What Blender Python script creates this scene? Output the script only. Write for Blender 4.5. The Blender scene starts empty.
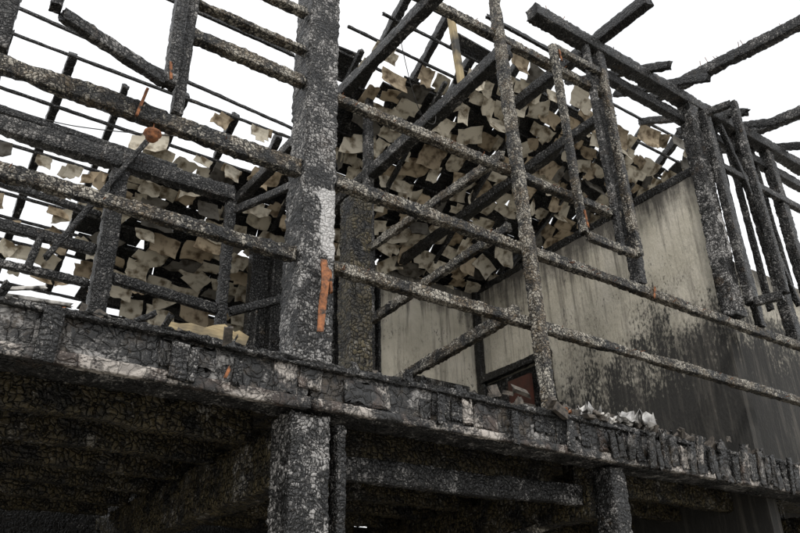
import bpy, math, random
import numpy as np
from mathutils import Vector, Matrix, noise
random.seed(7)
DATUM = 1.6   # all levels below are measured from a datum 1.6 m above the ground
sc = bpy.context.scene
col = sc.collection

# ---------------------------------------------------------------- materials
def N(nt, t, **kw):
    n = nt.nodes.new(t)
    for k, v in kw.items():
        setattr(n, k, v)
    return n
def ramp(nt, pts):
    r = nt.nodes.new('ShaderNodeValToRGB')
    e = r.color_ramp.elements
    while len(e) < len(pts): e.new(0.5)
    for i, (p, c) in enumerate(pts):
        e[i].position = p
        e[i].color = (c[0], c[1], c[2], 1) if isinstance(c, (tuple, list)) else (c, c, c, 1)
    return r
def mixc(nt, f, a, b, bt='MIX'):
    m = N(nt, 'ShaderNodeMix', data_type='RGBA', blend_type=bt)
    for s, v in ((m.inputs[0], f), (m.inputs[6], a), (m.inputs[7], b)):
        if isinstance(v, bpy.types.NodeSocket): nt.links.new(v, s)
        elif isinstance(v, (int, float)): s.default_value = v
        else: s.default_value = (*v, 1)
    return m.outputs[2]
def mth(nt, op, a, b=None, c=None):
    m = N(nt, 'ShaderNodeMath', operation=op)
    for s, v in ((m.inputs[0], a), (m.inputs[1], b), (m.inputs[2], c)):
        if v is None: continue
        if isinstance(v, bpy.types.NodeSocket): nt.links.new(v, s)
        else: s.default_value = v
    return m.outputs[0]

def char_mat(name, ash=0.5, brown=0.3, scale=30.0, base=0.010, grey=0.07, ashc=(0.36,0.35,0.33),
             brownc=(0.13,0.09,0.055), rough=0.27, bump=1.0, pale=None, crack=.92, patch=4.0, bdist=.011, cellw=.16, fineamt=.75):
    m = bpy.data.materials.new(name); m.use_nodes = True
    nt = m.node_tree; L = nt.links
    b = nt.nodes['Principled BSDF']
    tc = N(nt, 'ShaderNodeTexCoord'); oi = N(nt, 'ShaderNodeObjectInfo')
    off = N(nt, 'ShaderNodeVectorMath', operation='MULTIPLY_ADD')
    L.new(oi.outputs['Random'], off.inputs[0]); off.inputs[1].default_value = (31, 17, 23)
    L.new(tc.outputs['Object'], off.inputs[2])
    nm = N(nt, 'ShaderNodeTexNoise'); nm.inputs['Scale'].default_value = patch; nm.inputs['Detail'].default_value = 4; nm.inputs['Roughness'].default_value = .68
    L.new(off.outputs[0], nm.inputs['Vector'])
    sp = N(nt, 'ShaderNodeSeparateColor'); L.new(nm.outputs['Color'], sp.inputs[0])
    # smooth warp so that rows of blisters bend and change size
    wn = N(nt, 'ShaderNodeTexNoise'); wn.inputs['Scale'].default_value = 7; wn.inputs['Detail'].default_value = 1
    L.new(off.outputs[0], wn.inputs['Vector'])
    w2 = N(nt, 'ShaderNodeVectorMath', operation='MULTIPLY_ADD'); w2.inputs[1].default_value = (0.10,)*3
    L.new(wn.outputs['Color'], w2.inputs[0]); L.new(off.outputs[0], w2.inputs[2])
    mp = N(nt, 'ShaderNodeMapping'); mp.inputs['Scale'].default_value = (1.1, .95, .95)
    L.new(w2.outputs[0], mp.inputs['Vector'])
    v1 = N(nt, 'ShaderNodeTexVoronoi', feature='F1', distance='CHEBYCHEV')
    v2 = N(nt, 'ShaderNodeTexVoronoi', feature='F2', distance='CHEBYCHEV')
    for v in (v1, v2):
        v.inputs['Scale'].default_value = scale; v.inputs['Randomness'].default_value = 0.9
        L.new(mp.outputs[0], v.inputs['Vector'])
    edge = mth(nt, 'SUBTRACT', v2.outputs['Distance'], v1.outputs['Distance'])
    cell = N(nt, 'ShaderNodeSeparateColor'); L.new(v1.outputs['Color'], cell.inputs[0])
    mg = N(nt, 'ShaderNodeMapping'); mg.inputs['Scale'].default_value = (60, 120, 120)
    L.new(off.outputs[0], mg.inputs['Vector'])
    fn = N(nt, 'ShaderNodeTexNoise'); fn.inputs['Scale'].default_value = 1; fn.inputs['Detail'].default_value = 2; fn.inputs['Roughness'].default_value = .7
    L.new(mg.outputs[0], fn.inputs['Vector']); fine = fn.outputs['Fac']
    cr_ = mth(nt, 'MULTIPLY_ADD', cell.outputs[0], 0.35, mth(nt, 'MULTIPLY', fine, 0.8))
    cellr = ramp(nt, [(0.3, base*.5), (0.7, base*1.7), (.95, grey)]); L.new(cr_, cellr.inputs[0])
    c = cellr.outputs[0]
    br = ramp(nt, [(0.66-brown*0.3, 0), (0.80-brown*0.3, .85)]); L.new(sp.outputs[1], br.inputs[0])
    bcol = mixc(nt, mth(nt, 'MULTIPLY_ADD', cell.outputs[1], .45, mth(nt,'MULTIPLY', fine, .6)), tuple(q*.06 for q in brownc), brownc)
    c = mixc(nt, br.outputs[0], c, bcol)
    am = mth(nt, 'MULTIPLY_ADD', mth(nt, 'SUBTRACT', fine, .5), fineamt, sp.outputs[0])
    am = mth(nt, 'MULTIPLY_ADD', mth(nt, 'SUBTRACT', cell.outputs[2], .5), cellw, am)
    t = 0.72 - ash*0.30
    ar = ramp(nt, [(max(0, t-0.03), 0), (t+0.09, .92)]); L.new(am, ar.inputs[0])
    c = mixc(nt, ar.outputs[0], c, ashc)
    if pale:
        lo, hi, pc = pale
        sx = N(nt, 'ShaderNodeSeparateXYZ'); L.new(tc.outputs['Object'], sx.inputs[0])
        p1 = N(nt, 'ShaderNodeMapRange'); p1.inputs[1].default_value = lo; p1.inputs[2].default_value = lo+.1
        p2 = N(nt, 'ShaderNodeMapRange'); p2.inputs[1].default_value = hi; p2.inputs[2].default_value = hi-.15
        p3 = N(nt, 'ShaderNodeMapRange'); p3.inputs[1].default_value = .06; p3.inputs[2].default_value = -0.06
        L.new(sx.outputs[0], p1.inputs[0]); L.new(sx.outputs[0], p2.inputs[0]); L.new(sx.outputs[1], p3.inputs[0])
        q = mth(nt, 'MULTIPLY', mth(nt, 'MULTIPLY', p1.outputs[0], p2.outputs[0]), p3.outputs[0])
        q = mth(nt, 'ADD', q, mth(nt, 'MULTIPLY_ADD', sp.outputs[2], 2.8, -1.4))
        pr = ramp(nt, [(.58, 0), (.74, 1)]); L.new(q, pr.inputs[0])
        palef = mth(nt, 'MULTIPLY', pr.outputs[0], mth(nt, 'MULTIPLY_ADD', fine, .6, .6))
        palef = mth(nt, 'MINIMUM', palef, 1.0)
        c = mixc(nt, palef, c, pc)
    cr = ramp(nt, [(0.0, 1-crack), (0.06, 1-crack*.8), (0.17, 1.0)]); L.new(edge, cr.inputs[0])
    if pale:
        c = mixc(nt, 1.0, c, mixc(nt, palef, cr.outputs[0], (1,1,1)), 'MULTIPLY')
    else:
        c = mixc(nt, 1.0, c, cr.outputs[0], 'MULTIPLY')
    L.new(c, b.inputs['Base Color'])
    rr = N(nt, 'ShaderNodeMapRange'); rr.inputs[1].default_value = t-.2; rr.inputs[2].default_value = t+.08; rr.inputs[3].default_value = rough-.04; rr.inputs[4].default_value = rough+.5
    L.new(am, rr.inputs[0]); L.new(rr.outputs[0], b.inputs['Roughness'])
    h1 = ramp(nt, [(0.0, 0), (0.12, .6), (0.5, 1)]); h1.color_ramp.interpolation = 'EASE'; L.new(edge, h1.inputs[0])
    h = mth(nt, 'MULTIPLY_ADD', cell.outputs[1], .25, h1.outputs[0])
    h = mth(nt, 'MULTIPLY_ADD', fine, .45, h)
    bp = N(nt, 'ShaderNodeBump'); bp.inputs['Strength'].default_value = bump; bp.inputs['Distance'].default_value = bdist
    L.new(h, bp.inputs['Height']); L.new(bp.outputs[0], b.inputs['Normal'])
    return m

M_char  = char_mat('charred_timber', ash=.46, brown=.25, ashc=(.31,.30,.29))
M_post  = char_mat('charred_post', ash=.64, brown=.25, scale=30, pale=(.70, 1.36, (0.60,0.59,0.58)), ashc=(.40,.39,.38))
M_rail  = char_mat('charred_rail_ashy', ash=.68, brown=.7, scale=36, brownc=(.24,.18,.11), ashc=(.47,.44,.38))
M_dark  = char_mat('charred_dark', ash=.15, brown=.15, scale=26, base=.008, grey=.04)
M_under = char_mat('charred_underfloor', ash=.18, brown=.9, scale=24, base=.009, grey=.06, brownc=(.18,.145,.075), rough=.28, bdist=.016)
M_sill  = char_mat('charred_sill_board', ash=.50, brown=.5, scale=15, base=.012, grey=.07, ashc=(.31,.30,.29), brownc=(.11,.085,.06), rough=.26, bump=.9, crack=.55, patch=6, bdist=.011, cellw=.03, fineamt=.4)
M_sillash = char_mat('ash_covered_board', ash=.68, brown=.55, scale=14, base=.012, grey=.07, ashc=(.50,.46,.42), brownc=(.14,.10,.08), rough=.3, bump=.9, crack=.5, patch=4, bdist=.010, cellw=.02, fineamt=.4)

def simple(name, c1, c2, scale=8, rough=.7, bump=.3, stretch=(1,1,1), soot=0, metal=0):
    m = bpy.data.materials.new(name); m.use_nodes = True; nt = m.node_tree; L = nt.links
    b = nt.nodes['Principled BSDF']; tc = N(nt, 'ShaderNodeTexCoord')
    mp = N(nt, 'ShaderNodeMapping'); mp.inputs['Scale'].default_value = stretch; L.new(tc.outputs['Object'], mp.inputs[0])
    n = N(nt, 'ShaderNodeTexNoise'); n.inputs['Scale'].default_value = scale; n.inputs['Detail'].default_value = 4; n.inputs['Roughness'].default_value = .65
    L.new(mp.outputs[0], n.inputs['Vector'])
    r = ramp(nt, [(.32, c1), (.68, c2)]); L.new(n.outputs['Fac'], r.inputs[0]); c = r.outputs[0]
    if soot:
        n2 = N(nt, 'ShaderNodeTexNoise'); n2.inputs['Scale'].default_value = scale*.6; n2.inputs['Detail'].default_value = 4
        L.new(tc.outputs['Object'], n2.inputs['Vector'])
        s = ramp(nt, [(.62-soot*.3, 0), (.72-soot*.2, 1)]); L.new(n2.outputs['Fac'], s.inputs[0])
        c = mixc(nt, s.outputs[0], c, (.03,.028,.025))
    L.new(c, b.inputs['Base Color']); b.inputs['Roughness'].default_value = rough; b.inputs['Metallic'].default_value = metal
    bp = N(nt, 'ShaderNodeBump'); bp.inputs['Strength'].default_value = bump; bp.inputs['Distance'].default_value = .01
    L.new(n.outputs['Fac'], bp.inputs['Height']); L.new(bp.outputs[0], b.inputs['Normal'])
    return m
M_rust = simple('rusted_orange', (.08,.035,.02), (.40,.155,.06), 34, .8, .5, soot=.2)
M_wood = simple('unburnt_pale_wood', (.28,.21,.11), (.50,.40,.22), 5, .6, .4, (1,12,12), .6)
M_red = simple('red_brown_door', (.035,.014,.01), (.075,.024,.016), 6, .5)
M_white = simple('white_rubble', (.38,.36,.33), (.66,.64,.60), 20, .9, .5, soot=.6)
M_sheet = simple('scorched_metal_sheet', (.20,.195,.19), (.6,.59,.57), 14, .4, .4, soot=.4, metal=.5)
M_rubble = simple('dark_rubble', (.012,.012,.012), (.14,.12,.10), 25, .9, .8)
M_cable = simple('burnt_cable', (.02,.02,.02), (.06,.055,.05), 25, .6, .2)
M_ground = simple('ground_gravel', (.15,.14,.125), (.34,.32,.28), 6, .95, .5)

M_slate = bpy.data.materials.new('roof_slate_fragment'); M_slate.use_nodes = True
nt = M_slate.node_tree; b = nt.nodes['Principled BSDF']
at = N(nt, 'ShaderNodeAttribute', attribute_name='tone'); tcs = N(nt, 'ShaderNodeTexCoord')
n = N(nt, 'ShaderNodeTexNoise'); n.inputs['Scale'].default_value = 9; n.inputs['Detail'].default_value = 5
nt.links.new(tcs.outputs['Object'], n.inputs['Vector'])
r = ramp(nt, [(.35, (.24,.20,.15)), (.53, (1,1,1))]); nt.links.new(n.outputs['Fac'], r.inputs[0])
nt.links.new(mixc(nt, 1.0, at.outputs['Color'], r.outputs[0], 'MULTIPLY'), b.inputs['Base Color'])
b.inputs['Roughness'].default_value = .8

def plaster(name, line):
    m = bpy.data.materials.new(name); m.use_nodes = True
    nt = m.node_tree; L = nt.links; b = nt.nodes['Principled BSDF']
    tc = N(nt, 'ShaderNodeTexCoord'); sx = N(nt, 'ShaderNodeSeparateXYZ'); L.new(tc.outputs['Object'], sx.inputs[0])
    def pn(s, d=5, ro=.6, st=(1,1,1), ch='Fac'):
        mp = N(nt, 'ShaderNodeMapping'); mp.inputs['Scale'].default_value = st; L.new(tc.outputs['Object'], mp.inputs[0])
        n = N(nt, 'ShaderNodeTexNoise'); n.inputs['Scale'].default_value = s; n.inputs['Detail'].default_value = d; n.inputs['Roughness'].default_value = ro
        L.new(mp.outputs[0], n.inputs['Vector']); return n.outputs[ch]
    lo = N(nt, 'ShaderNodeSeparateColor'); L.new(pn(1.9, 8, .72, ch='Color'), lo.inputs[0])
    streak = pn(1.0, 4, .65, (12,12,1.0))
    fl = pn(34, 4, .65, (1,1,.5))
    base = ramp(nt, [(.3, (.40,.37,.30)), (.5, (.54,.505,.42)), (.7, (.63,.59,.51))]); L.new(lo.outputs[0], base.inputs[0])
    zz = mth(nt, 'SUBTRACT', sx.outputs[2], DATUM+line)
    zz = mth(nt, 'MULTIPLY_ADD', mth(nt, 'SUBTRACT', sx.outputs[1], 6.2), .16, zz)
    zz = mth(nt, 'MULTIPLY_ADD', mth(nt, 'SUBTRACT', lo.outputs[1], .5), 3.0, zz)
    zz = mth(nt, 'MULTIPLY_ADD', mth(nt, 'SUBTRACT', streak, .5), 1.6, zz)
    zz = mth(nt, 'MULTIPLY_ADD', mth(nt, 'SUBTRACT', fl, .5), 2.6, zz)
    sr = ramp(nt, [(.0, 1), (.22, .75), (.42, .25), (.8, 0)]); L.new(mth(nt, 'MULTIPLY_ADD', zz, .75, .12), sr.inputs[0])
    c = mixc(nt, sr.outputs[0], base.outputs[0], (.03,.029,.027))
    # smoke running down from the wall head
    hh = mth(nt, 'MULTIPLY_ADD', mth(nt, 'SUBTRACT', sx.outputs[2], DATUM+4.75), 1.0, mth(nt, 'MULTIPLY', lo.outputs[2], 1.1))
    hh = mth(nt, 'MULTIPLY_ADD', mth(nt, 'SUBTRACT', streak, .5), 1.3, hh)
    hr = ramp(nt, [(.28, 0), (.8, .9)]); L.new(hh, hr.inputs[0])
    c = mixc(nt, hr.outputs[0], c, (.05,.046,.042))
    spk = ramp(nt, [(.55, 0), (.62, .85)]); L.new(fl, spk.inputs[0])
    spm = ramp(nt, [(.48, 0), (.60, 1)]); L.new(lo.outputs[2], spm.inputs[0])
    c = mixc(nt, mth(nt, 'MULTIPLY', spk.outputs[0], spm.outputs[0]), c, (.06,.055,.05))
    st2 = ramp(nt, [(.50, 0), (.70, .65)]); L.new(streak, st2.inputs[0])
    c = mixc(nt, st2.outputs[0], c, (.12,.11,.095))
    L.new(c, b.inputs['Base Color']); b.inputs['Roughness'].default_value = .9
    bp = N(nt, 'ShaderNodeBump'); bp.inputs['Strength'].default_value = .5; bp.inputs['Distance'].default_value = .02
    L.new(fl, bp.inputs['Height']); L.new(bp.outputs[0], b.inputs['Normal'])
    return m
M_plaster = plaster('smoke_stained_plaster', 2.9)
M_plaster2 = plaster('heavily_stained_plaster', 3.9)

# ---------------------------------------------------------------- helpers
def empty(name):
    e = bpy.data.objects.new(name, None); col.objects.link(e); return e
house = empty('burnt_timber_house')

def mesh_obj(name, verts, faces, mat, parent=None, smooth=True):
    me = bpy.data.meshes.new(name)
    me.from_pydata(verts, [], faces)
    if smooth: me.polygons.foreach_set('use_smooth', [True]*len(me.polygons))
    me.materials.append(mat); me.update()
    o = bpy.data.objects.new(name, me); col.objects.link(o)
    if parent: o.parent = parent
    return o

def beam(name, p0, p1, w, h, mat=None, parent=house, res=.03, amp=.007, burn=.25, roll=0.0, ragged=.03, sag=0.0, n_side=4):
    """Sawn, burnt member from p0 to p1; w = horizontal section, h = the other section."""
    mat = mat or M_char
    amp = amp*.55
    p0 = Vector(p0) + Vector((0,0,DATUM)); p1 = Vector(p1) + Vector((0,0,DATUM))
    ax = p1 - p0; Ln = ax.length; ax.normalize()
    up = Vector((0,0,1)) if abs(ax.z) < .9 else Vector((0,-1,0))
    ya = up.cross(ax).normalized(); za = ax.cross(ya)
    if roll:
        R = Matrix.Rotation(roll, 3, ax); ya = R @ ya; za = R @ za
    ns = max(3, int(Ln/res))
    hw = w/2; hh = h/2; bev = min(.005, min(hw, hh)*.2)
    sec = []
    n_in = max(2, n_side)
    for s in range(4):
        for i in range(n_in):
            t = -1 + 2*i/(n_in-1)
            if s == 0:   q = (t*(hw-bev), -hh)
            elif s == 1: q = (hw, t*(hh-bev))
            elif s == 2: q = (-t*(hw-bev), hh)
            else:        q = (-hw, -t*(hh-bev))
            sec.append(q)
    k = len(sec)
    seed = random.uniform(0, 500)
    verts = []
    for i in range(ns+1):
        x = Ln*i/ns
        big = noise.noise(Vector((x*1.6+seed, 3.1, seed)))
        erode = 1 - burn*max(0, big)*.8
        cy = noise.noise(Vector((x*1.1, seed, 7.7)))*amp*1.5
        cz = noise.noise(Vector((x*1.1, 9.9, seed)))*amp*1.5 - sag*math.sin(math.pi*i/ns)
        for (a, c_) in sec:
            p = Vector((x*30+seed, a*30, c_*30))
            d = noise.noise(p)*amp + noise.noise(p*2.7)*amp*.9
            d2 = noise.noise(Vector((x*5+seed, a/hw*1.0+4, c_/hh*1.0)))
            e = erode - max(0, d2-.2)*burn
            corner = (abs(a) > hw*.8) and (abs(c_) > hh*.8)
            if corner: e -= max(0, noise.noise(Vector((x*14+seed, a*9, c_*9))))*.10
            xx = x
            if i == 0: xx += abs(noise.noise(Vector((a/hw*2+seed, c_/hh*2, 1))))*ragged*2
            if i == ns: xx -= abs(noise.noise(Vector((a/hw*2, c_/hh*2+seed, 1))))*ragged*2
            verts.append((xx, a*e+(d if abs(a)>hw*.8 else 0)*(1 if a>0 else -1)+cy, c_*e+(d if abs(c_)>hh*.8 else 0)*(1 if c_>0 else -1)+cz))
    faces = []
    for i in range(ns):
        for j in range(k):
            a = i*k+j; b_ = i*k+(j+1)%k
            faces.append((a, b_, b_+k, a+k))
    faces.append(tuple(reversed(range(k)))); faces.append(tuple(range(ns*k, ns*k+k)))
    o = mesh_obj(name, verts, faces, mat, parent)
    o.matrix_world = Matrix(((ax.x, ya.x, za.x, p0.x), (ax.y, ya.y, za.y, p0.y), (ax.z, ya.z, za.z, p0.z), (0,0,0,1)))
    return o

F = 4.0   # facade plane
# ---------------------------------------------------------------- facade frame
beam('main_post', (2.145, 4.06, 1.65), (2.125, 4.06, 6.2), .255, .25, M_post, res=.018, amp=.011, burn=.06, n_side=9)
for nm, z, x0, x1, hh in (('rail_low', 2.376, -1.2, 2.01, .10), ('rail_low', 2.376, 2.275, 9.6, .085),
                      ('rail_middle', 3.05, -1.2, 2.01, .125), ('rail_middle', 3.05, 2.275, 9.6, .09),
                      ('rail_upper', 3.82, 1.1, 2.01, .09), ('rail_upper', 3.80, 2.275, 5.45, .08),
                      ('rail_thin', 4.12, 1.1, 2.01, .045), ('rail_thin', 4.50, .9, 2.01, .06),
                      ('rail_top', 5.35, 2.25, 5.6, .09)):
    beam(nm, (x0, F, z), (x1, F, z), .08, hh, M_rail, res=.02, amp=.010, burn=.35, n_side=5)
beam('wall_plate', (4.6, 4.03, 6.03), (9.8, 4.03, 6.0), .16, .15, M_char, res=.025, amp=.012)
beam('wall_plate_lower', (5.3, 4.10, 5.78), (9.8, 4.10, 5.72), .10, .13, M_dark, res=.03, amp=.01)
beam('facade_stud', (4.14, 3.93, 1.62), (3.98, 3.95, 6.3), .09, .10, M_rail, res=.02, amp=.010, burn=.3, n_side=5)
beam('window_post', (5.62, 4.03, 3.12), (5.60, 4.03, 6.0), .10, .12, M_char, res=.02, amp=.010)
beam('window_post', (0.06, 4.03, 3.15), (0.08, 4.03, 6.0), .13, .12, M_char, res=.02, amp=.010)
beam('wall_post', (7.16, 4.05, 3.15), (7.2, 4.05, 6.0), .19, .18, M_post, res=.02, amp=.012)
beam('wall_post', (8.3, 4.05, 3.1), (8.2, 4.05, 6.1), .13, .13, M_char, res=.025, amp=.012)
beam('wall_post', (8.9, 4.05, 1.7), (8.85, 4.05, 6.1), .13, .13, M_char, res=.025, amp=.012)
beam('rail_head', (7.3, 4.0, 5.2), (9.8, 4.0, 5.15), .07, .09, M_char)
beam('wall_brace', (7.75, 4.0, 5.9), (8.5, 4.0, 3.6), .06, .08, M_dark, burn=.5)
for i in range(4):
    x = 7.8+i*.27; z = random.uniform(4.4, 5.2)
    beam('wall_board', (x+random.uniform(-.05,.1), 4.12, z-random.uniform(.2,1.2)), (x, 4.12, 5.95), .03, random.uniform(.07,.14), M_dark, burn=.6)

def sash(name, hx, hy, dx, dy, z0, z1, mat, t=.06, tilt=0.0):
    h0 = Vector((hx, hy, 0)); d = Vector((dx, dy, 0)); g = Vector((tilt, 0, 0))
    s = lambda f, z: tuple(h0 + d*f + g*(z-z0) + Vector((0,0,z)))
    beam(name+'_stile', s(0, z0), s(0, z1), t, t*1.15, mat, res=.018, amp=.009)
    beam(name+'_stile', s(1, z0+.02), s(1, z1-.02), t*.85, t, mat, res=.018, amp=.009)
    beam(name+'_bottom_rail', s(.05, z0+.02), s(.95, z0+.02), t*.8, t*1.1, mat, res=.018, amp=.008)
    beam(name+'_top_rail', s(.05, z1-.04), s(.95, z1-.04), t*.8, t*1.1, mat, res=.018, amp=.008)
sash('open_sash', 5.50, 3.90, -.72, 0.0, 3.33, 5.55, M_rail, t=.072, tilt=-.03)
sash('open_sash', 1.02, 3.90, -.74, -.26, 3.24, 5.2, M_char, t=.075)
sash('open_sash', 7.30, 3.92, .12, -.32, 3.30, 5.85, M_char, t=.085)
beam('sash_jamb', (5.36, 3.97, 3.35), (5.33, 3.97, 5.9), .06, .07, M_char, res=.02)
beam('sash_jamb', (1.12, 3.99, 3.12), (1.13, 3.99, 5.6), .07, .07, M_char, res=.02)
beam('sash_jamb', (7.50, 3.98, 3.1), (7.45, 3.98, 5.9), .09, .08, M_dark, res=.02)
beam('inner_post', (2.84, 4.6, 1.6), (2.84, 4.6, 3.4), .20, .20, M_under, res=.02, amp=.012, n_side=6)

# ---------------------------------------------------------------- cross partition
PX = 4.07
beam('partition_post', (PX, 6.3, 1.6), (PX-.02, 6.3, 6.2), .10, .10, M_char, res=.025, amp=.009)
beam('partition_rail', (PX, 4.1, 2.52), (PX, 6.3, 2.40), .07, .11, M_rail, res=.02, amp=.012, burn=.4)
beam('partition_rail', (PX, 4.1, 3.30), (PX, 6.3, 3.22), .06, .10, M_rail, res=.02, amp=.012, burn=.4)
beam('partition_rail', (PX, 4.1, 4.05), (PX, 6.3, 4.10), .06, .10, M_rail, res=.02, amp=.012, burn=.4)
beam('partition_plate', (PX, 3.9, 5.14), (PX, 8.1, 5.03), .13, .15, M_char, res=.02, amp=.012)
beam('ceiling_joist', (3.15, 3.6, 5.2), (3.05, 8.1, 5.1), .11, .13, M_char, res=.025, burn=.4)
beam('ceiling_joist', (5.65, 3.3, 6.2), (5.65, 5.4, 6.2), .12, .14, M_dark, res=.025)
beam('ceiling_joist', (5.65, 4.1, 5.2), (5.65, 8.1, 5.1), .11, .13, M_dark, res=.025, burn=.4)
beam('eave_outrigger', (7.33, 2.4, 6.18), (7.33, 4.6, 6.5), .12, .14, M_char, res=.02, amp=.012)
beam('eave_outrigger', (9.0, 2.6, 6.18), (9.0, 4.6, 6.5), .12, .14, M_char, res=.03, amp=.012)
beam('unburnt_strut', (4.35, 4.9, 5.55), (4.25, 4.9, 6.6), .07, .07, M_wood, amp=.002, burn=.0)
# stumps of the front slope rafters on the wall plate
for x, ye in ((6.45, 5.2), (7.0, 4.9), (7.95, 5.25), (8.45, 5.0), (9.3, 5.2)):
    beam('rafter', (x, 3.55+random.uniform(0,.15), 5.98), (x+random.uniform(-.03,.03), ye, 5.98+(ye-3.6)*.52), .07, .10, M_dark, res=.03, amp=.01, burn=.5, ragged=.08)

# ---------------------------------------------------------------- left rear frame
B = 6.3
beam('rear_plate', (-1.5, B, 4.16), (2.45, B, 4.22), .12, .17, M_char, res=.025, amp=.012)
beam('rear_plate_upper', (-1.5, B+.2, 4.5), (1.9, B+.2, 4.45), .06, .08, M_dark, res=.03)
beam('rear_post', (1.33, B, 1.6), (1.33, B, 4.08), .15, .15, M_char, res=.02, amp=.012)
beam('rear_post', (2.45, B, 1.6), (2.42, B, 4.15), .09, .09, M_dark, res=.02, amp=.014)
beam('rear_rail', (-1.5, B, 3.28), (1.25, B, 3.24), .06, .10, M_char)
beam('rear_rail', (-1.5, B, 2.90), (1.25, B, 2.92), .06, .07, M_char)
beam('rear_rail', (1.4, B, 3.02), (2.4, B, 2.96), .06, .10, M_dark)
beam('rear_rail', (-1.5, B+.05, 3.75), (1.25, B+.05, 3.62), .05, .06, M_dark)
beam('rear_brace', (.85, B-.1, 3.0), (1.62, B-.1, 4.7), .05, .07, M_dark)
beam('rear_brace', (2.5, 6.3, 2.95), (3.3, 6.3, 3.35), .06, .08, M_dark)
beam('side_rail', (2.45, 6.2, 4.0), (2.7, 4.7, 3.75), .05, .08, M_char)
beam('rear_stub', (.75, B, 2.9), (.80, B, 3.25), .06, .08, M_char)

# ---------------------------------------------------------------- roof  Z = 9.98 - .6 Y
def rz(y): return 9.98 - .6*y
def yb(x):
    n_ = noise.noise(Vector((x*1.7, 0, 5)))*.45 + noise.noise(Vector((x*6, 0, 9)))*.25
    if x < 3.5: b_ = 7.75
    elif x < 5.0: b_ = 5.95
    elif x < 6.1: b_ = 5.2
    else: b_ = 5.35
    return b_ + n_
x = 0.2
while x < 9.8:
    yt = 5.15 if x > 3.4 else 7.0
    beam('rafter', (x, 9.7, rz(9.7)+.09), (x, yt+random.uniform(0,.3), rz(yt)+.09), .09, .12, M_dark, res=.04, amp=.01, burn=.4)
    x += .62
for x in (3.7, 4.9, 6.2, 7.4, 8.5):
    beam('purlin_brace', (x, 8.1, rz(8.1)-.06), (x+random.uniform(-.2,.2), random.uniform(5.6,6.2), rz(5.9)-.16), .06, .08, M_dark, res=.03, burn=.5)
for i, y in enumerate(np.arange(5.2, 9.7, .26)):
    x0 = -2.0 if y > 6.9 else 3.4
    beam('roof_batten', (x0+random.uniform(-.3,.3), y, rz(y)), (9.7, y, rz(y)), .03, .035, M_dark, res=.06, amp=.006, burn=.3, n_side=2)
for (xa, ya, za, xb, yb_, zb, w) in ((-1.5,5.4,5.5,2.6,5.4,5.45,.03),(-1.5,4.9,5.1,2.6,4.9,5.0,.03),(-1.5,7.0,6.2,3.5,7.0,5.9,.03),
                                     (4.5,4.6,6.4,9.6,4.6,6.45,.04)):
    beam('roof_batten', (xa,ya,za), (xb,yb_,zb), w, w*1.3, M_dark, res=.05, amp=.008, n_side=2)
bv, bf = [], []
def quad_board(x0, x1, y0, y1, lift):
    k = len(bv)
    pts = [(x0,y0),(x1,y0+random.uniform(-.02,.02)),(x1+random.uniform(-.06,.06),y1),(x0+random.uniform(-.06,.06),y1)]
    for (px, py) in pts: bv.append((px, py, rz(py)+lift+DATUM))
    for (px, py) in pts: bv.append((px, py, rz(py)+lift+.02+DATUM))
    bf.extend([(k,k+3,k+2,k+1),(k+4,k+5,k+6,k+7),(k,k+1,k+5,k+4),(k+1,k+2,k+6,k+5),(k+2,k+3,k+7,k+6),(k+3,k,k+4,k+7)])
y = 5.0; r_ = 0
while y < 9.8:
    x = 1.6 + random.uniform(-.2,.2) + (max(0, y-8.6))*.3
    while x < 9.7:
        ln = random.uniform(.25, .8)
        m_ = y - yb(x+ln/2)
        if m_ > 0 and random.random() < min(.99, .74+m_*.6):
            quad_board(x, x+ln-.006, y, y+.165, .03+random.uniform(0,.012)+(r_%2)*.022)
        x += ln
    y += .16; r_ += 1
mesh_obj('roof_boarding', bv, bf, M_dark, house, smooth=False)

sv, sf, tones = [], [], []
sl = math.atan(.6)
nrm = Vector((0, -math.sin(sl), -math.cos(sl)))      # towards the room
def slate(x, y, w, h, droop, yaw, lift, tone, curl):
    k = len(sv)
    xa = Vector((math.cos(yaw), math.sin(yaw)*math.cos(sl), -math.sin(yaw)*math.sin(sl)))
    dn = nrm.cross(xa).normalized()
    if dn.y < 0: dn = -dn
    o = Vector((x, y, rz(y)+DATUM)) + nrm*lift
    nx, ny = 4, 4
    cut = [random.uniform(-.10,.10) for _ in range(nx+1)]
    skew = random.uniform(-.25,.25)
    for j in range(ny+1):
        v = j/ny
        ang = droop + curl*v
        for i in range(nx+1):
            u = i/nx-.5
            vv = v*(1+ (cut[i] if j == ny else 0)) + (cut[i]*.5 if j == 0 else 0)
            uu = u*(1 + (random.uniform(-.10,.05) if i in (0,nx) else 0)) + skew*v
            if j == ny and i in (0, nx) and random.random() < .3: vv -= random.uniform(.1,.3)
            p = o + xa*(uu*w) + dn*(vv*h*math.cos(ang)) + nrm*(vv*h*math.sin(ang)) + nrm*(uu*uu*w*curl*.5)
            sv.append(tuple(p))
    for j in range(ny):
        for i in range(nx):
            if (i in (0,nx-1)) and (j in (0,ny-1)) and random.random() < .15: continue
            a = k+j*(nx+1)+i; sf.append((a, a+1, a+nx+2, a+nx+1)); tones.append(tone)
def tone():
    q = random.random()
    if q < .56: b_ = random.uniform(.54,.76); return (b_, b_*.915, b_*.74)
    if q < .87: b_ = random.uniform(.36,.55); return (b_, b_*.81, b_*.56)
    b_ = random.uniform(.06,.18); return (b_, b_*.93, b_*.8)
y = 5.2
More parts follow.
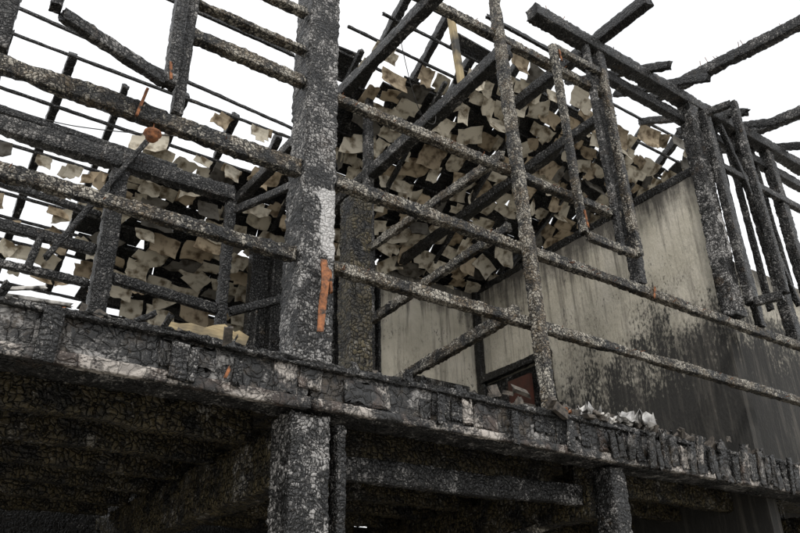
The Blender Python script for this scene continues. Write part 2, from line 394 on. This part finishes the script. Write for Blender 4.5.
while y < 9.7:
    x = 1.6 + (max(0, y-8.6))*.3 + random.uniform(0,.15)
    while x < 9.5:
        m_ = y - yb(x)
        w = random.uniform(.16,.44)
        pr = .90 if m_ > 0 else (.42 if m_ > -.4 else 0.0)
        if x < 3.6 and y < 6.98: pr = 0
        if noise.noise(Vector((x*1.5, y*1.5, 2))) < -.22: pr *= .3
        if random.random() < pr:
            q = random.random()
            droop = random.uniform(0,.18) if q < .62 else (random.uniform(.2,.6) if q < .92 else random.uniform(-.1,1.4))
            slate(x+w/2, y+random.uniform(-.04,.04), w, random.uniform(.14,.28), droop, random.gauss(0,.11) if random.random()<.84 else random.uniform(-.8,.8),
                  random.uniform(.02,.07), tone(), random.uniform(-.25,.4))
        x += w*random.uniform(.82,1.18)
    y += .185
for i in range(55):
    slate(random.uniform(-1.0,1.9), random.choice(np.arange(8.06,9.6,.26)), random.uniform(.12,.32), random.uniform(.1,.24), random.uniform(0,.9), random.gauss(0,.3), .02, tone(), .3)
for i in range(10):
    slate(random.uniform(2.3,3.6), random.choice((7.02,7.28,7.54)), random.uniform(.1,.26), random.uniform(.1,.2), random.uniform(0,.9), random.gauss(0,.3), .02, tone(), .3)
so = mesh_obj('broken_roof_slates', sv, sf, M_slate, house, smooth=False)
ca = so.data.color_attributes.new('tone', 'FLOAT_COLOR', 'CORNER')
for p, t in zip(so.data.polygons, tones):
    for l in p.loop_indices: ca.data[l].color = (*t, 1)
md = so.modifiers.new('thickness', 'SOLIDIFY'); md.thickness = .007

# ---------------------------------------------------------------- walls
def box(name, a, b_, mat, parent=house):
    (x0,y0,z0),(x1,y1,z1) = a, b_
    z0 += DATUM; z1 += DATUM
    v = [(x0,y0,z0),(x1,y0,z0),(x1,y1,z0),(x0,y1,z0),(x0,y0,z1),(x1,y0,z1),(x1,y1,z1),(x0,y1,z1)]
    f = [(0,3,2,1),(4,5,6,7),(0,1,5,4),(1,2,6,5),(2,3,7,6),(3,0,4,7)]
    return mesh_obj(name, v, f, mat, parent, smooth=False)
box('side_wall', (7.2, 4.18, -1.6), (7.36, 8.3, 5.05), M_plaster)
box('back_wall', (5.35, 8.13, -1.6), (7.198, 8.3, 5.05), M_plaster)
box('end_room_back_wall', (7.362, 5.2, -1.6), (13.0, 5.35, 5.0), M_plaster2)
beam('side_wall_plate', (7.26, 4.1, 5.10), (7.26, 8.3, 5.10), .14, .12, M_dark)
beam('wall_corner_post', (7.14, 8.06, 1.6), (7.14, 8.06, 5.05), .10, .10, M_dark)
box('back_wall_burnt', (3.5, 8.16, 1.55), (5.348, 8.28, 4.95), M_dark)
box('rear_low_wall', (1.9, 9.62, 1.0), (5.3, 9.75, 4.1), M_dark)
for i in range(10):
    xx = 3.55+i*.2
    beam('wall_board', (xx, 8.1, 1.6), (xx, 8.1, random.uniform(3.6,4.95)), .03, .17, M_dark, res=.05, burn=.4)
box('doorway_shade_panel', (7.17, 6.75, 1.6), (7.197, 7.95, 3.55), M_dark)  # flat dark panel on the wall face; its colour imitates the opening's shade
box('door_leaf', (7.05, 7.0, 1.6), (7.10, 7.42, 3.42), M_red)
for yy in (6.72, 7.98):
    beam('door_frame', (7.12, yy, 1.6), (7.12, yy, 3.55), .10, .10, M_dark)
beam('door_frame', (7.12, 6.66, 3.62), (7.12, 8.02, 3.62), .10, .11, M_dark)
box('burnt_cupboard', (5.5, 7.7, 1.6), (6.6, 8.1, 3.35), M_dark)

# ---------------------------------------------------------------- floor, sill
box('floor_boards', (-2.0, 4.20, 1.55), (9.8, 8.12, 1.60), M_under)
beam('sill_beam', (-2.0, 4.07, 1.47), (9.9, 4.07, 1.47), .22, .24, M_char, res=.03, amp=.010, burn=.08, n_side=6)
beam('sill_capping', (-2.0, 4.0, 1.620), (9.9, 4.0, 1.620), .26, .045, M_char, res=.02, amp=.016, burn=.6, n_side=5)
beam('sill_face', (-2.0, 3.935, 1.49), (2.10, 3.935, 1.49), .05, .26, M_sill, res=.02, amp=.016, burn=.12, n_side=10)
beam('sill_face', (2.106, 3.935, 1.49), (9.9, 3.935, 1.49), .05, .26, M_sill, res=.02, amp=.016, burn=.12, n_side=10)
beam('sill_fascia', (-2.0, 3.905, 1.375), (2.1, 3.905, 1.375), .05, .07, M_sillash, res=.02, amp=.010, burn=.35)
beam('sill_fascia', (2.12, 3.905, 1.375), (9.9, 3.905, 1.375), .05, .06, M_sillash, res=.02, amp=.010, burn=.5)
x = -1.5
while x < 4.7:
    w = random.choice((.10,.16,.22,.34)); 
    if random.random() < .6:
        beam('sill_board', (x+w/2, 3.908-random.uniform(0,.008), 1.405+random.uniform(-.02,.06)), (x+w/2+random.uniform(-.012,.012), 3.906, 1.62+random.uniform(-.07,.02)), w-.01, .018,
         random.choice((M_sill, M_sill, M_sillash, M_dark)), res=.02, amp=.010, burn=.35, ragged=.06, n_side=7)
    x += w
x = 4.7
while x < 9.8:
    w = random.uniform(.06,.12); lean = random.uniform(-.05,.02)
    beam('sill_board', (x+w/2, 3.885, 1.35+random.uniform(-.03,.03)), (x+w/2+lean-.03, 3.87-random.uniform(0,.06), 1.64+random.uniform(-.10,.07)), w-.006, .026,
         random.choice((M_sill, M_sill, M_char, M_dark, M_sillash)), res=.02, amp=.008, burn=.45, ragged=.05)
    x += w*random.uniform(.95,1.35)
for (x, z0, z1, w) in ((.62,1.33,1.62,.10),(1.28,1.36,1.58,.10),(1.36,1.36,1.56,.05),(1.62,1.38,1.55,.05),(3.05,1.38,1.6,.07),(3.7,1.33,1.58,.06),(4.25,1.35,1.6,.07)):
    beam('cladding_tab', (x, 3.87, z0), (x+.01, 3.87, z1), w, .025, M_char, res=.015, amp=.008, burn=.35)
for i in range(70):
    x = random.uniform(-1.2, 9.6); L_ = random.uniform(.03,.12)
    beam('sill_splinter', (x, 3.95+random.uniform(-.05,.08), 1.62), (x+random.uniform(-.06,.06), 3.95+random.uniform(-.06,.1), 1.63+L_), random.uniform(.02,.06), .012,
         random.choice((M_char, M_sill, M_dark)), res=.015, amp=.006, burn=.6, ragged=.03, n_side=2)

# ---------------------------------------------------------------- under the floor
beam('lower_post', (2.14, 4.065, -1.6), (2.14, 4.065, 1.34), .265, .265, M_post, res=.02, amp=.014, burn=.12, n_side=9)
beam('lower_post_lining', (2.36, 4.0, -1.6), (2.36, 4.0, 1.30), .06, .10, M_char, res=.02)
beam('lower_post', (4.86, 4.06, -1.6), (4.83, 4.06, 1.34), .17, .20, M_char, res=.02, amp=.011)
beam('lower_post', (8.2, 4.06, -1.6), (8.2, 4.06, 1.34), .20, .20, M_char, res=.03, amp=.011)
beam('lower_post', (-1.2, 4.06, -1.6), (-1.2, 4.06, 1.34), .24, .24, M_char, res=.03, amp=.011)
for x in (2.14, 4.86, 8.2, -1.2):
    beam('lower_post', (x, 8.0, -1.6), (x, 8.0, 1.2), .20, .20, M_dark, res=.04)
beam('cross_girder', (2.16, 4.22, 1.14), (2.16, 8.1, 1.14), .20, .36, M_under, res=.025, amp=.012, n_side=6)
beam('cross_girder', (4.86, 4.2, 1.14), (4.86, 8.1, 1.14), .20, .30, M_under, res=.03, amp=.010)
beam('cross_girder', (8.2, 4.2, 1.14), (8.2, 8.1, 1.14), .20, .30, M_under, res=.03, amp=.010)
for y in np.arange(4.6, 8.1, .62):
    for (xa, xb) in ((-2.0, 2.05), (2.27, 4.75), (4.97, 8.1)):
        beam('floor_joist', (xa, y, 1.40), (xb, y, 1.40), .12, .24, M_under, res=.025, amp=.014)
beam('fallen_timber', (3.3, 4.6, .55), (5.0, 4.9, 1.05), .09, .09, M_rail, res=.02, amp=.01)
beam('transom', (2.3, 4.3, 1.12), (4.75, 4.3, 1.16), .08, .16, M_char, res=.02, amp=.01)
box('lower_back_wall', (-2.0, 8.3, -1.6), (9.8, 8.45, 1.5), M_dark)

# ---------------------------------------------------------------- debris
def lump(name, c, s, mat, n=90, sp=(.6,.25,.08)):
    vs, fs = [], []
    for i in range(n):
        k = len(vs); o = Vector((c[0]+random.gauss(0,sp[0]), c[1]+random.gauss(0,sp[1]), c[2]+DATUM+abs(random.gauss(0,sp[2]))))
        R = Matrix.Rotation(random.uniform(0,6),3,'X') @ Matrix.Rotation(random.uniform(0,6),3,'Z')
        d = Vector((random.uniform(.3,1)*s, random.uniform(.2,.7)*s, random.uniform(.05,.3)*s))
        for q in ((-1,-1,-1),(1,-1,-1),(1,1,-1),(-1,1,-1),(-1,-1,1),(1,-1,1),(1,1,1),(-1,1,1)):
            vs.append(tuple(o + R @ Vector((q[0]*d.x*random.uniform(.6,1.1), q[1]*d.y*random.uniform(.6,1.1), q[2]*d.z))))
        fs.extend([tuple(k+j for j in f) for f in ((0,3,2,1),(4,5,6,7),(0,1,5,4),(1,2,6,5),(2,3,7,6),(3,0,4,7))])
    return mesh_obj(name, vs, fs, mat, None, smooth=False)
lump('charcoal_rubble', (.5, 4.2, 1.63), .06, M_rubble, 170, (.6,.12,.04))
lump('charcoal_rubble', (3.9, 4.3, 1.63), .08, M_rubble, 170, (.6,.2,.06))
lump('charcoal_rubble', (5.3, 4.1, 1.64), .08, M_rubble, 170, (.6,.12,.05))
lump('plaster_rubble', (4.98, 3.95, 1.67), .04, M_white, 28, (.15,.05,.03))
lump('rusty_scrap', (4.3, 4.0, 1.66), .04, M_rust, 16, (.12,.06,.02))
lump('rusty_scrap', (.1, 4.05, 1.66), .03, M_rust, 20, (.35,.06,.02))
def crumpled(name, c, sx, sy, seed):
    vs, fs = [], []; n_ = 12
    for j in range(n_+1):
        for i in range(n_+1):
            u, v = i/n_-.5, j/n_-.5
            z = abs(noise.noise(Vector((u*4+seed, v*4, seed))))*.20 + noise.noise(Vector((u*9, v*9+seed, 1)))*.035
            x_ = c[0]+u*sx+noise.noise(Vector((u*5, v*5, seed+3)))*.06
            y_ = c[1]+v*sy+noise.noise(Vector((v*5, u*5, seed+7)))*.05
            vs.append((x_, y_, c[2]+DATUM+z+.02))
    for j in range(n_):
        for i in range(n_):
            a = j*(n_+1)+i; fs.append((a, a+1, a+n_+2, a+n_+1))
    o = mesh_obj(name, vs, fs, M_sheet, None, False)
    md = o.modifiers.new('gauge', 'SOLIDIFY'); md.thickness = .002
crumpled('bent_metal_sheet', (5.05, 3.96, 1.66), .36, .2, 3.3)
crumpled('bent_metal_sheet', (4.6, 3.98, 1.66), .2, .16, 8.1)
beam('pale_stick', (.0, 4.1, 1.70), (.75, 4.1, 1.75), .03, .022, M_white, None, burn=.1, amp=.003)
beam('pale_stick', (.1, 4.1, 1.67), (.6, 4.05, 1.80), .02, .02, M_white, None, burn=.1, amp=.003)
out = [(0,.0),(.10,-.025),(.22,-.02),(.30,-.035),(.42,-.03),(.55,-.03),(.57,.03),(.50,.06),(.47,.045),(.40,.085),(.33,.07),(.27,.045),(.18,.06),(.10,.045),(.05,.05)]
vs = [(1.22+a*.9, 4.03-.05*a, 1.70+DATUM+c_+.04*a) for a, c_ in out] + [(1.22+a*.9, 4.06-.05*a, 1.70+DATUM+c_+.04*a) for a, c_ in out]
n_ = len(out)
fs = [tuple(range(n_)), tuple(reversed(range(n_, 2*n_)))] + [(i+n_, (i+1)%n_+n_, (i+1)%n_, i) for i in range(n_)]
mesh_obj('broken_yellow_board', vs, fs, M_wood, None, False)
beam('splintered_board', (1.0, 4.05, 1.66), (1.18, 4.05, 1.79), .06, .03, M_char, None, burn=.5)
vs, fs = [], []
pts = [(2.175,2.36,3.918),(2.178,2.25,3.89),(2.165,2.15,3.87),(2.15,2.0,3.87),(2.13,1.82,3.85)]
for i,(x,z,y) in enumerate(pts):
    w = (.018,.028,.022,.023,.018)[i]
    vs += [(x-w,y,z+DATUM),(x+w,y-.01,z+DATUM),(x+w,y+.0,z+DATUM),(x-w,y+.01,z+DATUM)]
for i in range(4):
    for j in range(4): a=i*4+j; b_=i*4+(j+1)%4; fs.append((a,b_,b_+4,a+4))
fs += [(3,2,1,0),(16,17,18,19)]
mesh_obj('rusty_strap', vs, fs, M_rust, None, False)
beam('rusty_bracket', (2.22, 3.915, 2.30), (2.235, 3.915, 2.12), .02, .02, M_rust, None, amp=.001, burn=0)
prof = [(.004,3.0),(.006,2.955),(.022,2.95),(.030,2.935),(.052,2.93),(.055,2.915),(.042,2.905),(.040,2.885),(.026,2.868),(.0,2.862)]
vs, fs = [], []; K = 20
for r0, z in prof:
    for j in range(K):
        a = 2*math.pi*j/K; vs.append((.99+r0*math.cos(a), 3.98+r0*math.sin(a), z+DATUM))
for i in range(len(prof)-1):
    for j in range(K): fs.append((i*K+j, i*K+(j+1)%K, (i+1)*K+(j+1)%K, (i+1)*K+j))
mesh_obj('rusty_lamp_fitting', vs, fs, M_rust, None)

def cable(name, pts, r=.004):
    cu = bpy.data.curves.new(name, 'CURVE'); cu.dimensions = '3D'; cu.bevel_depth = r; cu.bevel_resolution = 1
    s = cu.splines.new('NURBS'); s.points.add(len(pts)-1); s.order_u = 3; s.use_endpoint_u = True
    for p, q in zip(s.points, pts): p.co = (q[0], q[1], q[2]+DATUM, 1)
    cu.materials.append(M_cable); o = bpy.data.objects.new(name, cu); col.objects.link(o); o.parent = house; return o
cable('hanging_cable', [(7.6,3.88,1.36),(7.64,3.85,1.2),(7.7,3.86,1.1),(7.72,3.85,1.25)])
cable('hanging_cable', [(-.6,6.6,4.7),(.4,6.5,4.45),(1.4,6.4,4.6),(2.4,6.3,4.9)], .005)
cable('hanging_cable', [(3.1,4.3,5.15),(3.4,4.5,4.5),(3.9,4.8,4.7),(4.05,5.0,5.1)], .004)

# nails
nv, nf = [], []
def nail(p, d, L_, r=.003):
    d = Vector(d).normalized(); p = Vector(p)+Vector((0,0,DATUM)); u = d.orthogonal().normalized(); v = d.cross(u); k=len(nv)
    bend = Vector((random.uniform(-.3,.3),0,random.uniform(-.3,.3)))*L_*.4
    for q, e in ((p, Vector()), (p+d*L_*.6, Vector()), (p+d*L_, bend)):
        for j in range(4):
            a = j*math.pi/2; nv.append(tuple(q+e+(u*math.cos(a)+v*math.sin(a))*r))
    for s in range(2):
        for j in range(4): nf.append((k+s*4+j, k+s*4+(j+1)%4, k+s*4+4+(j+1)%4, k+s*4+4+j))
for z, xa, xb in ((2.376,0,8), (3.05,0,8), (3.80,2.3,5.4), (5.35,2.3,5.6)):
    for i in range(18):
        nail((random.uniform(xa,xb), 3.965, z+random.uniform(-.03,.03)), (random.uniform(-.4,.4), -1, random.uniform(-.3,.5)), random.uniform(.02,.05))
for i in range(26): nail((random.uniform(4.7,9.5), 4.03, 6.07), (random.uniform(-.4,.4), random.uniform(-.4,.4), 1), random.uniform(.06,.16), .004)
for i in range(8):
    yy = random.uniform(2.5,4.4); nail((7.33, yy, 6.24+(yy-2.4)*.145), (random.uniform(-.4,.4), random.uniform(-.4,.4), 1), random.uniform(.06,.16), .004)
mesh_obj('nails', nv, nf, M_rust, house)
for (p, q) in (((1.02,3.86,3.26),(1.0,3.86,3.42)), ((4.8,3.86,3.4),(4.78,3.86,3.6)), ((4.76,3.85,5.3),(4.75,3.85,5.45)), ((5.7,3.955,2.98),(5.75,3.955,3.12)), ((1.55,3.87,1.42),(1.58,3.87,1.5)), ((.87,3.95,2.98),(.91,3.95,3.22))):
    beam('rusty_hinge', p, q, .018, .012, M_rust, house, amp=.002, burn=0, res=.02)

# ---------------------------------------------------------------- ground
g = mesh_obj('ground', [(-400,-400,0),(400,-400,0),(400,400,0),(-400,400,0)], [(0,1,2,3)], M_ground, None, False)

# ---------------------------------------------------------------- world / sun
SUN_AZ = math.radians(215)
SUN_EL = math.radians(44)
w = bpy.data.worlds.new('World'); sc.world = w; w.use_nodes = True
nt = w.node_tree; bg = nt.nodes['Background']
sky = N(nt, 'ShaderNodeTexSky', sky_type='NISHITA'); sky.sun_disc = False
sky.sun_elevation = SUN_EL; sky.sun_rotation = SUN_AZ; sky.dust_density = 4
tc = N(nt, 'ShaderNodeTexCoord'); cn = N(nt, 'ShaderNodeTexNoise'); cn.inputs['Scale'].default_value = 2.2; cn.inputs['Detail'].default_value = 4
nt.links.new(tc.outputs['Generated'], cn.inputs['Vector'])
cloud = ramp(nt, [(.3, (7.2,7.35,7.5)), (.7, (9.6,9.6,9.6))]); nt.links.new(cn.outputs['Fac'], cloud.inputs[0])
nt.links.new(mixc(nt, .92, sky.outputs[0], cloud.outputs[0]), bg.inputs['Color'])
bg.inputs['Strength'].default_value = .15
sd = bpy.data.lights.new('sun', 'SUN'); sd.energy = 1.5; sd.angle = math.radians(12); sd.color = (1,.96,.9)
so = bpy.data.objects.new('sun', sd); col.objects.link(so)
dirv = Vector((math.sin(SUN_AZ)*math.cos(SUN_EL), math.cos(SUN_AZ)*math.cos(SUN_EL), math.sin(SUN_EL)))
so.rotation_euler = dirv.to_track_quat('Z', 'Y').to_euler()
so.location = (0,0,12)

cam = bpy.data.cameras.new('camera'); co = bpy.data.objects.new('camera', cam); col.objects.link(co)
cam.sensor_width = 36; cam.lens = 34.74; cam.clip_end = 2000; cam.clip_start = .05
r_ = Vector((.8202,-.5721,-.0178)); u_ = Vector((-.2494,-.3854,.8885)); b_ = -Vector((.5148,.7240,.4585))
co.matrix_world = Matrix(((r_.x,u_.x,b_.x,0),(r_.y,u_.y,b_.y,0),(r_.z,u_.z,b_.z,DATUM),(0,0,0,1)))
sc.camera = co
sc.view_settings.view_transform = 'Standard'; sc.view_settings.look = 'None'; sc.view_settings.exposure = 0
print('done', len(bpy.data.objects))
